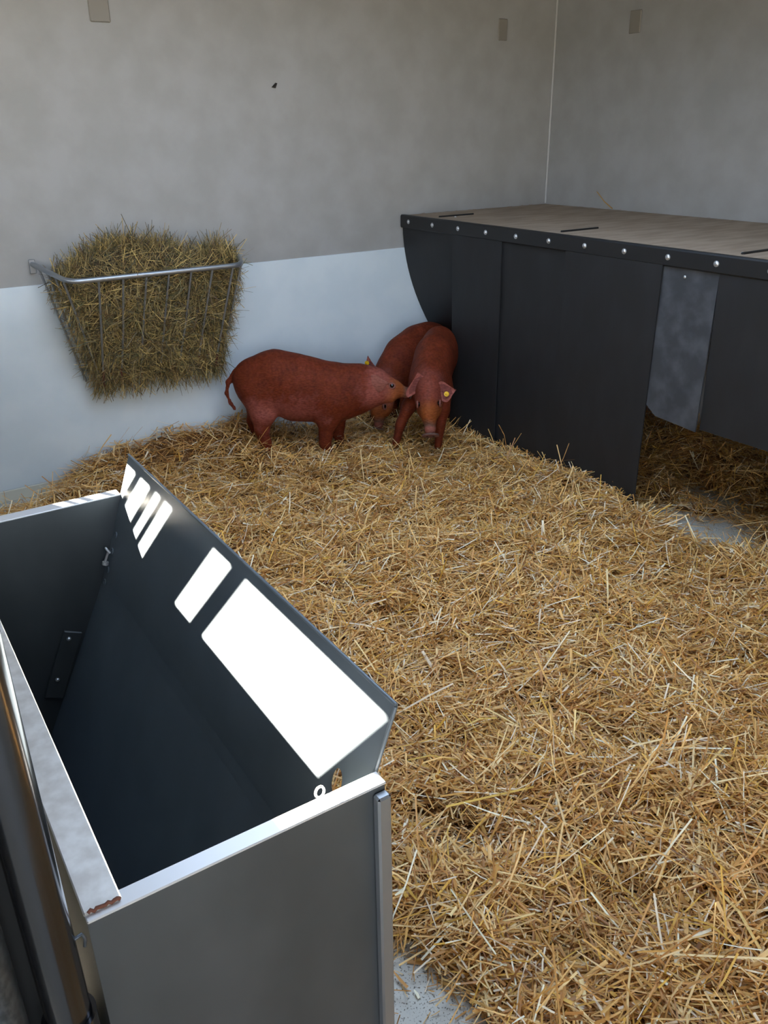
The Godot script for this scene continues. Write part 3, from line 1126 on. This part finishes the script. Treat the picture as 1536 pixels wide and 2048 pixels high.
	var meshes := [stalk(0, r), stalk(1, r), stalk(4, r)]
	var mats := []
	for c in lp:
		mats.append(mat((c as Color).linear_to_srgb(), 0.45))
	for i in 40:
		var x := r.randf_range(-3.0, -1.3)
		var z := r.randf_range(1.6, 3.7)
		if i < 24:
			x = r.randf_range(-2.9, -2.0)
			z = r.randf_range(2.6, 3.6)
		var h := maxf(bed(x, z), 0.005)
		var yaw := r.randf() * TAU
		var tilt := r.randfn() * 0.12
		var ln := r.randf_range(0.14, 0.26)
		var d := Vector3(cos(yaw) * cos(tilt), sin(tilt), sin(yaw) * cos(tilt))
		var zz := d.cross(Vector3.UP).normalized()
		var yy := zz.cross(d)
		var k := r.randi() % 3
		var s := inst("straw_stalk", meshes[k], mats[r.randi() % 3], Transform3D(Basis(d * ln, yy * ln, zz * r.randf_range(0.0045, 0.0075)), Vector3(x, h + 0.012 + absf(tilt) * ln * 0.4, z)), self)
		tag(s, "long pale straw stalk lying on top of the bedding", "straw", "long stalks lying on the bedding")

# ------------------------------------------------------------------ small things on the walls and roof
func build_wall_bits() -> void:
	var q := 2.074
	var defs := [
		[Vector3(-2.593, q, 0.004), Vector3(0.086, 0.105, 0.008), "small grey-beige square plate on the back wall above the hay rack"],
		[Vector3(-0.394, q, 0.004), Vector3(0.062, 0.105, 0.008), "small grey square plate on the back wall beside the corner"],
		[Vector3(-0.004, q, 0.592), Vector3(0.008, 0.105, 0.075), "small grey square plate on the side wall above the shelter"],
	]
	var pm := mat(Color(0.505, 0.487, 0.455), 0.6)
	for d in defs:
		var st := newst()
		box(st, d[0], d[1], 0.004)
		tag(obj("wall_plate", st, pm, self), d[2], "plate", "square plates on the walls")
	# a dark leaf-like speck
	var st := newst()
	var c := Vector3(-1.80, 1.790, 0.004)
	for s in [-1.0, 1.0]:
		quad(st, c + Vector3(-0.016, -0.008, 0.0), c + Vector3(0.004, 0.012 * s, 0.004), c + Vector3(0.016, 0.010, 0.001), c + Vector3(0.002, -0.004 * s, 0.005))
	tag(obj("dry_leaf", st, mat(Color(0.16, 0.14, 0.12), 0.8), self), "small dark dry leaf stuck high on the back wall", "leaf")
	# a straw caught between roof and wall
	st = newst()
	tube(st, [Vector3(-0.012, SHELTER_H + 0.006, 0.56), Vector3(-0.016, SHELTER_H + 0.04, 0.50), Vector3(-0.010, SHELTER_H + 0.09, 0.43)], 0.003, 0.002, 6)
	tag(obj("straw_stalk", st, mat(Color(0.70, 0.52, 0.26), 0.6), self), "bent straw stalk leaning on the side wall above the shelter roof", "straw")

# ------------------------------------------------------------------ pigs
func ear_patch(st: SurfaceTool, b0: Vector3, b1: Vector3, tip: Vector3, bulge: Vector3, cf: Color, cb: Color) -> void:
	var nu := 8
	var nv := 8
	var th := 0.004
	var g := []
	var bn := bulge.normalized()
	for k in nv + 1:
		var v := float(k) / nv
		var row := []
		for j in nu + 1:
			var u := float(j) / nu
			var w := 1.0 - pow(v, 2.2)
			var base := b0.lerp(b1, 0.5 + (u - 0.5) * 1.0)
			var m := b0.lerp(b1, 0.5)
			var p := m.lerp(tip, v) + (base - m) * (w * (1.0 + 0.35 * sin(PI * minf(v * 1.4, 1.0))))
			p += bulge * (sin(PI * u) * (1.0 - v * 0.7) * 0.5 + 0.35 * v * v)
			row.append(p)
		g.append(row)
	for s in 2:
		for k in nv:
			for j in nu:
				var ids := [[k, j], [k, j + 1], [k + 1, j + 1], [k + 1, j]]
				var vs := []
				for id in ids:
					var ka := maxi(id[0] - 1, 0)
					var kb := mini(id[0] + 1, nv)
					var ja := maxi(id[1] - 1, 0)
					var jb := mini(id[1] + 1, nu)
					var n: Vector3 = (g[kb][id[1]] - g[ka][id[1]]).cross(g[id[0]][jb] - g[id[0]][ja])
					n = n.normalized() if n.length() > 1e-9 else bn
					if n.dot(bn) < 0:
						n = -n
					var f: float = 1.0 - pow(absf(2.0 * id[1] / nu - 1.0), 6.0)
					vs.append([g[id[0]][id[1]] + (n * th * 0.5 * f if s == 0 else -n * th * 0.5 * f), n if s == 0 else -n])
				var mid := (k > 0 and k < nv - 2 and j > 0 and j < nu - 1)
				var ce := cf if s == 0 else (cb * 0.62 if mid else cb)
				ce.a = 1.0
				face(st, vs[0], vs[1], vs[2], ce)
				face(st, vs[0], vs[2], vs[3], ce)

# bones: [a, b, ra, rb, k]; the field is meshed as surface nets. Lateral (z) is squeezed by lat.
func pig_mesh(st: SurfaceTool, bones: Array, lat: float, cell: float, colour: Callable) -> void:
	var lo := Vector3(9, 9, 9)
	var hi := -lo
	var bs := []
	for b in bones:
		var a := Vector3(b[0].x, b[0].y, b[0].z / lat)
		var c := Vector3(b[1].x, b[1].y, b[1].z / lat)
		bs.append([a, c, b[2], b[3], b[4]])
		var rr := maxf(b[2], b[3])
		lo = lo.min(a - Vector3(rr, rr, rr)).min(c - Vector3(rr, rr, rr))
		hi = hi.max(a + Vector3(rr, rr, rr)).max(c + Vector3(rr, rr, rr))
	lo -= Vector3.ONE * cell * 3.0
	hi += Vector3.ONE * cell * 3.0
	var nx := int((hi.x - lo.x) / cell) + 2
	var ny := int((hi.y - lo.y) / cell) + 2
	var nz := int((hi.z - lo.z) / cell) + 2
	var f := PackedFloat32Array()
	f.resize(nx * ny * nz)
	f.fill(1.0)
	for b in bs:
		var a: Vector3 = b[0]
		var c: Vector3 = b[1]
		var ra: float = b[2]
		var rb: float = b[3]
		var kk: float = b[4]
		var ac := c - a
		var il := 1.0 / maxf(ac.length_squared(), 1e-9)
		var mg := maxf(ra, rb) + kk + cell * 2.5
		var l := a.min(c) - Vector3(mg, mg, mg)
		var h := a.max(c) + Vector3(mg, mg, mg)
		var i0 := maxi(0, int((l.x - lo.x) / cell))
		var i1 := mini(nx - 1, int((h.x - lo.x) / cell) + 1)
		var j0 := maxi(0, int((l.y - lo.y) / cell))
		var j1 := mini(ny - 1, int((h.y - lo.y) / cell) + 1)
		var k0 := maxi(0, int((l.z - lo.z) / cell))
		var k1 := mini(nz - 1, int((h.z - lo.z) / cell) + 1)
		for i in range(i0, i1 + 1):
			for j in range(j0, j1 + 1):
				var at := (i * ny + j) * nz
				for k in range(k0, k1 + 1):
					var p := Vector3(lo.x + i * cell, lo.y + j * cell, lo.z + k * cell) - a
					var t := clampf(p.dot(ac) * il, 0.0, 1.0)
					var d := (p - ac * t).length() - lerpf(ra, rb, t)
					var o := f[at + k]
					var hh := maxf(kk - absf(o - d), 0.0)
					f[at + k] = minf(o, d) - (hh * hh / (4.0 * kk) if hh > 0.0 else 0.0)
	# nets
	var id := PackedInt32Array()
	id.resize(nx * ny * nz)
	id.fill(-1)
	var pos := PackedVector3Array()
	var nor := PackedVector3Array()
	var col := PackedColorArray()
	var sx := ny * nz
	var sy := nz
	var offs := [0, 1, sy, sy + 1, sx, sx + 1, sx + sy, sx + sy + 1]
	var cor := [Vector3(0, 0, 0), Vector3(0, 0, 1), Vector3(0, 1, 0), Vector3(0, 1, 1), Vector3(1, 0, 0), Vector3(1, 0, 1), Vector3(1, 1, 0), Vector3(1, 1, 1)]
	var edges := [[0, 1], [0, 2], [0, 4], [1, 3], [1, 5], [2, 3], [2, 6], [3, 7], [4, 5], [4, 6], [5, 7], [6, 7]]
	for i in nx - 1:
		for j in ny - 1:
			var at := i * sx + j * sy
			for k in nz - 1:
				var b := at + k
				var v0 := f[b]
				if v0 > cell * 3.0 or v0 < -cell * 3.0:
					continue
				var inside := 0
				for q in 8:
					if f[b + offs[q]] < 0.0:
						inside += 1
				if inside == 0 or inside == 8:
					continue
				var acc := Vector3.ZERO
				var cnt := 0
				for e in edges:
					var fa := f[b + offs[e[0]]]
					var fb := f[b + offs[e[1]]]
					if (fa < 0.0) != (fb < 0.0):
						acc += cor[e[0]].lerp(cor[e[1]], fa / (fa - fb))
						cnt += 1
				var lp: Vector3 = acc / cnt
				var g := Vector3(
					f[b + sx] + f[b + sx + sy] + f[b + sx + 1] + f[b + sx + sy + 1] - f[b] - f[b + sy] - f[b + 1] - f[b + sy + 1],
					f[b + sy] + f[b + sx + sy] + f[b + sy + 1] + f[b + sx + sy + 1] - f[b] - f[b + sx] - f[b + 1] - f[b + sx + 1],
					f[b + 1] + f[b + sx + 1] + f[b + sy + 1] + f[b + sx + sy + 1] - f[b] - f[b + sx] - f[b + sy] - f[b + sx + sy])
				id[b] = pos.size()
				var w := lo + (Vector3(i, j, k) + lp) * cell
				w.z *= lat
				pos.append(w)
				nor.append(Vector3(g.x, g.y, g.z / lat).normalized())
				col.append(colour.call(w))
	var emit := func(a: int, b: int, c: int, d: int, flip: bool) -> void:
		if a < 0 or b < 0 or c < 0 or d < 0:
			return
		for q in ([a, c, b, a, d, c] if flip else [a, b, c, a, c, d]):
			vtx(st, pos[q], nor[q], col[q])
	for i in range(1, nx - 1):
		for j in range(1, ny - 1):
			for k in range(1, nz - 1):
				var b := i * sx + j * sy + k
				var v := f[b]
				if absf(v) > cell * 2.0:
					continue
				var s := v < 0.0
				if s != (f[b + sx] < 0.0):
					emit.call(id[b], id[b - sy], id[b - sy - 1], id[b - 1], s)
				if s != (f[b + sy] < 0.0):
					emit.call(id[b], id[b - 1], id[b - sx - 1], id[b - sx], s)
				if s != (f[b + 1] < 0.0):
					emit.call(id[b], id[b - sx], id[b - sx - sy], id[b - sy], s)

func pig(label: String, at: Vector3, head_to: Vector3, spine: Array, legs: Array, head: Dictionary, tail: Array, lat: float, orange: float) -> void:
	var h := head_to.normalized()
	var nn := Vector3(-h.z, 0, h.x)
	var root := thing("pig", at, label, "pig", "red pigs in the pen")
	# own axes: x forward, y up, z sideways towards nn
	root.transform = Transform3D(Basis(h, Vector3.UP, nn), at)
	var bones := []
	for k in spine.size() - 1:
		bones.append([spine[k][0], spine[k + 1][0], spine[k][1], spine[k + 1][1], 0.05])
	for l in legs:
		for k in l.size() - 1:
			bones.append([l[k][0], l[k + 1][0], l[k][1], l[k + 1][1], 0.045 if k == 0 else 0.022])
	for k in tail.size() - 1:
		bones.append([tail[k][0], tail[k + 1][0], tail[k][1], tail[k + 1][1], 0.015])
	var poll: Vector3 = head.poll
	var face: Vector3 = head.face
	var nose: Vector3 = head.nose
	var hd: Vector3 = (nose - poll).normalized()
	var side: Vector3 = head.side.normalized()
	var top: Vector3 = side.cross(hd).normalized()
	if top.y < 0 and absf(top.y) > 0.2:
		top = -top
	bones.append([poll, face, head.rp, head.rf, 0.03])
	bones.append([face, nose - hd * 0.01, head.rf * 0.92, head.rn, 0.03])
	bones.append([nose - hd * 0.012, nose, head.rn * 0.98, head.rn * 1.06, 0.006])
	# jowls
	for s in [-1.0, 1.0]:
		var j: Vector3 = poll.lerp(face, 0.55) + side * s * head.rp * 0.45 - top * head.rp * 0.35
		bones.append([j, j + hd * 0.03, head.rp * 0.58, head.rp * 0.45, 0.03])
	var rust := Color(0.185, 0.038, 0.017)
	var brown := Color(0.090, 0.020, 0.010)
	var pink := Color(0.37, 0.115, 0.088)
	var amber := Color(0.31, 0.092, 0.026)
	var dusk := Color(0.11, 0.075, 0.062)
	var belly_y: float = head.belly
	var colour := func(p: Vector3) -> Color:
		var n := n_skin.get_noise_3dv(p + at) * 0.5 + n_skin.get_noise_3dv(p * 3.3) * 0.35
		var c := rust.lerp(brown, clampf(0.35 + n * 1.1, 0.0, 0.8))
		# thin-haired pink skin: flank fold, belly, inner thighs, cheeks and round the ears
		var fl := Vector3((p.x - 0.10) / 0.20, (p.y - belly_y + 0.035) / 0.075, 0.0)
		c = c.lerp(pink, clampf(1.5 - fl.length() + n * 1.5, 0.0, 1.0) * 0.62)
		var dh: float = (p - (poll - top * 0.01)).length()
		c = c.lerp(pink, clampf((0.135 - dh) / 0.05 + n * 1.4, 0.0, 1.0) * 0.72 * (1.0 - orange * 0.8))
		var along: float = (p - poll).dot(hd) / (nose - poll).length()
		var away: float = (p - poll - hd * (p - poll).dot(hd)).length()
		if away < head.rp * 1.4:
			c = c.lerp(amber, clampf((along - 0.25) * 3.0, 0.0, 1.0) * 0.75)
			c = c.lerp(dusk, clampf((along - 0.80) * 6.0 + n * 0.8, 0.0, 1.0) * 0.75)
			if along > 0.985:
				c = c.lerp(pink, 0.6)
		return c
	var st := newst()
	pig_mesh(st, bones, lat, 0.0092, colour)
	# ears belong to the body's surface
	for e in head.ears:
		ear_patch(st, e[0], e[1], e[2], e[3], Color(0.29, 0.105, 0.078), Color(0.36, 0.120, 0.095))
	# snout disc
	var disc := []
	for k in 17:
		var a := TAU * k / 16.0
		disc.append((side * cos(a) * 1.12 + top * sin(a)) * head.rn * 1.08)
	var d0: Vector3 = nose + hd * head.rn * 0.80
	var d1: Vector3 = nose + hd * head.rn * 1.06
	for k in 16:
		var n0: Vector3 = disc[k].normalized()
		var n1: Vector3 = disc[k + 1].normalized()
		var cr := Color(0.13, 0.075, 0.060)
		face(st, [d0 + disc[k] * 0.92, n0], [d0 + disc[k + 1] * 0.92, n1], [d1 + disc[k + 1] * 0.97, n1], cr)
		face(st, [d0 + disc[k] * 0.92, n0], [d1 + disc[k + 1] * 0.97, n1], [d1 + disc[k] * 0.97, n0], cr)
		face(st, [d1, hd], [d1 + disc[k] * 0.97, (hd * 2.0 + n0).normalized()], [d1 + disc[k + 1] * 0.97, (hd * 2.0 + n1).normalized()], Color(0.26, 0.115, 0.095))
	# nostrils
	for s in [-1.0, 1.0]:
		var p: Vector3 = nose + hd * head.rn * 1.065 + side * s * head.rn * 0.42
		var q := []
		for k in 10:
			var a := TAU * k / 10.0
			q.append(p + side * cos(a) * head.rn * 0.17 + top * sin(a) * head.rn * 0.26 + hd * 0.0008)
		for k in 10:
			face(st, [p + hd * 0.0008, hd], [q[(k + 1) % 10], hd], [q[k], hd], Color(0.02, 0.012, 0.010))
	obj("body", st, M.pig, root)
	for s in [-1.0, 1.0]:
		var ep: Vector3 = poll.lerp(face, head.eye_at) + side * s * head.eye_out + top * head.eye_up
		var es := newst()
		lathe(es, ep, side * s, [Vector2(0.0002, -0.012), Vector2(0.010, -0.007), Vector2(0.012, 0.0), Vector2(0.010, 0.006), Vector2(0.0055, 0.0095), Vector2(0.0002, 0.011)], 12)
		obj("eye", es, M.eye, root)
		es = newst()
		var ring := []
		for k in 13:
			var a := TAU * k / 12.0
			ring.append(ep + side * s * 0.003 + hd * cos(a) * 0.0145 + top * sin(a) * 0.0125)
		tube(es, ring, 0.0050, -1.0, 6, false)
		obj("eyelid", es, M.eyelid, root)
	for tg in head.tags:
		var ts := newst()
		lathe(ts, tg[0], tg[1], [Vector2(0.0, -0.006), Vector2(0.004, -0.005), Vector2(0.004, 0.0), Vector2(0.0125, 0.0), Vector2(0.0125, 0.003), Vector2(0.006, 0.0035), Vector2(0.004, 0.008), Vector2(0.0, 0.008)], 12)
		var to := obj("ear_tag", ts, M.tagm, root)
		to.set_meta("label", "yellow ear tag")

func v3(s: float, y: float, l := 0.0) -> Vector3:
	return Vector3(s, y, l)

func build_pigs() -> void:
	M.eyelid = mat(Color(0.46, 0.27, 0.225), 0.6)
	# broadside pig, nose stretched to its neighbour's ear
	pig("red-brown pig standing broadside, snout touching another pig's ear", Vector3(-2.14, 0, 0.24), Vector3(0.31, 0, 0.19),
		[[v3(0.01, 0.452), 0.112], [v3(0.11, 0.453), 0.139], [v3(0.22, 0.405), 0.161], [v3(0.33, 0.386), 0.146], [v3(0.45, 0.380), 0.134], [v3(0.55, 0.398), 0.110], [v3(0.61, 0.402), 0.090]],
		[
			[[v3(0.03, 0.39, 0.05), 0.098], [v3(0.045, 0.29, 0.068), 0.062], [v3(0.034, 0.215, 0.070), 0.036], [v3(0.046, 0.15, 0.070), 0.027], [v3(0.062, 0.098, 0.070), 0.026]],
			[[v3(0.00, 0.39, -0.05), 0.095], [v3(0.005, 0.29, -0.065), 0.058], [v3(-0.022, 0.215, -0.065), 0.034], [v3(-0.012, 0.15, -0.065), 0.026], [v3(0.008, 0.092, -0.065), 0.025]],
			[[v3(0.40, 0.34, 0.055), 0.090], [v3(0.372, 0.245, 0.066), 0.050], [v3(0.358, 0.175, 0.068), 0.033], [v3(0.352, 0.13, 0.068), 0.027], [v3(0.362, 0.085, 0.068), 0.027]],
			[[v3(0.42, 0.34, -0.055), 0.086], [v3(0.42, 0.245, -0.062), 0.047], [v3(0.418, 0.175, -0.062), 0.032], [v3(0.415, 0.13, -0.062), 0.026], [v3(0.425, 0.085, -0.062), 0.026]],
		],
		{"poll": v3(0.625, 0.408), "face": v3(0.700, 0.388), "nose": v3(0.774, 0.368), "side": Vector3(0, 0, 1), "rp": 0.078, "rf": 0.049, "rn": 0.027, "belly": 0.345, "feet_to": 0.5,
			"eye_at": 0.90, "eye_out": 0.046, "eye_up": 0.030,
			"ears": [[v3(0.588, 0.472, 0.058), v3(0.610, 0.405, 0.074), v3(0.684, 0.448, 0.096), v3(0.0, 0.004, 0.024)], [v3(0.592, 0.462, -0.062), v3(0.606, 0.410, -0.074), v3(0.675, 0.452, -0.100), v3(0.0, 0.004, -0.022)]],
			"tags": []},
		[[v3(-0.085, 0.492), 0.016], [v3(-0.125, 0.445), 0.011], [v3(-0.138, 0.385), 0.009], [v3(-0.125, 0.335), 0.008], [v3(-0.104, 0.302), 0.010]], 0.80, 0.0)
	# pig beside the wall, head down behind the first
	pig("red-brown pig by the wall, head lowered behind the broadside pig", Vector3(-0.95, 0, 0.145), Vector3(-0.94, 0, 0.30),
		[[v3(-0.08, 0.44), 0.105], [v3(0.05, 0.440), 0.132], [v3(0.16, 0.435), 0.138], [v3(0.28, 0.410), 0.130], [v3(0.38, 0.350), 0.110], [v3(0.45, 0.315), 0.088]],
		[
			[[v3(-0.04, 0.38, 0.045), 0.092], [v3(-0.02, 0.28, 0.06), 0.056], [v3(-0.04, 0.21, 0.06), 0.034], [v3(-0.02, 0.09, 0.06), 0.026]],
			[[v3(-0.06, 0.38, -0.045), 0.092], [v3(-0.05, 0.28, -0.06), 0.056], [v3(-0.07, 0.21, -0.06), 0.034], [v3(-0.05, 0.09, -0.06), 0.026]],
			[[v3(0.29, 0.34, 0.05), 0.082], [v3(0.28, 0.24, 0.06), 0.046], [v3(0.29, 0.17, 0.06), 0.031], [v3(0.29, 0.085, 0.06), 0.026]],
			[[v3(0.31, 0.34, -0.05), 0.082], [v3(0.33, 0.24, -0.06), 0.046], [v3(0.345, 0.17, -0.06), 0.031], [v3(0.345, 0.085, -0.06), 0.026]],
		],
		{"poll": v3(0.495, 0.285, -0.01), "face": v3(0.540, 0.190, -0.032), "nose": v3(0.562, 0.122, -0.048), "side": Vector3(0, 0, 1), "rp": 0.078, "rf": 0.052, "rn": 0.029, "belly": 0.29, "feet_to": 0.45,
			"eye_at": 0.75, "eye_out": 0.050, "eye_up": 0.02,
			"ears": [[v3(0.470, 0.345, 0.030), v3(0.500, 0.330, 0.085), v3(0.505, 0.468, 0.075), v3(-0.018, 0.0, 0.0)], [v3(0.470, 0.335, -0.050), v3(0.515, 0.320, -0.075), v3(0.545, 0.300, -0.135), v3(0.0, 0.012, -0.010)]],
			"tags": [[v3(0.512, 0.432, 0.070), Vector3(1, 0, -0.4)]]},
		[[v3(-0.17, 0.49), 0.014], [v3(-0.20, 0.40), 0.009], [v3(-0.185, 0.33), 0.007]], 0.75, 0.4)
	# pig facing out of the shelter, nose to the straw
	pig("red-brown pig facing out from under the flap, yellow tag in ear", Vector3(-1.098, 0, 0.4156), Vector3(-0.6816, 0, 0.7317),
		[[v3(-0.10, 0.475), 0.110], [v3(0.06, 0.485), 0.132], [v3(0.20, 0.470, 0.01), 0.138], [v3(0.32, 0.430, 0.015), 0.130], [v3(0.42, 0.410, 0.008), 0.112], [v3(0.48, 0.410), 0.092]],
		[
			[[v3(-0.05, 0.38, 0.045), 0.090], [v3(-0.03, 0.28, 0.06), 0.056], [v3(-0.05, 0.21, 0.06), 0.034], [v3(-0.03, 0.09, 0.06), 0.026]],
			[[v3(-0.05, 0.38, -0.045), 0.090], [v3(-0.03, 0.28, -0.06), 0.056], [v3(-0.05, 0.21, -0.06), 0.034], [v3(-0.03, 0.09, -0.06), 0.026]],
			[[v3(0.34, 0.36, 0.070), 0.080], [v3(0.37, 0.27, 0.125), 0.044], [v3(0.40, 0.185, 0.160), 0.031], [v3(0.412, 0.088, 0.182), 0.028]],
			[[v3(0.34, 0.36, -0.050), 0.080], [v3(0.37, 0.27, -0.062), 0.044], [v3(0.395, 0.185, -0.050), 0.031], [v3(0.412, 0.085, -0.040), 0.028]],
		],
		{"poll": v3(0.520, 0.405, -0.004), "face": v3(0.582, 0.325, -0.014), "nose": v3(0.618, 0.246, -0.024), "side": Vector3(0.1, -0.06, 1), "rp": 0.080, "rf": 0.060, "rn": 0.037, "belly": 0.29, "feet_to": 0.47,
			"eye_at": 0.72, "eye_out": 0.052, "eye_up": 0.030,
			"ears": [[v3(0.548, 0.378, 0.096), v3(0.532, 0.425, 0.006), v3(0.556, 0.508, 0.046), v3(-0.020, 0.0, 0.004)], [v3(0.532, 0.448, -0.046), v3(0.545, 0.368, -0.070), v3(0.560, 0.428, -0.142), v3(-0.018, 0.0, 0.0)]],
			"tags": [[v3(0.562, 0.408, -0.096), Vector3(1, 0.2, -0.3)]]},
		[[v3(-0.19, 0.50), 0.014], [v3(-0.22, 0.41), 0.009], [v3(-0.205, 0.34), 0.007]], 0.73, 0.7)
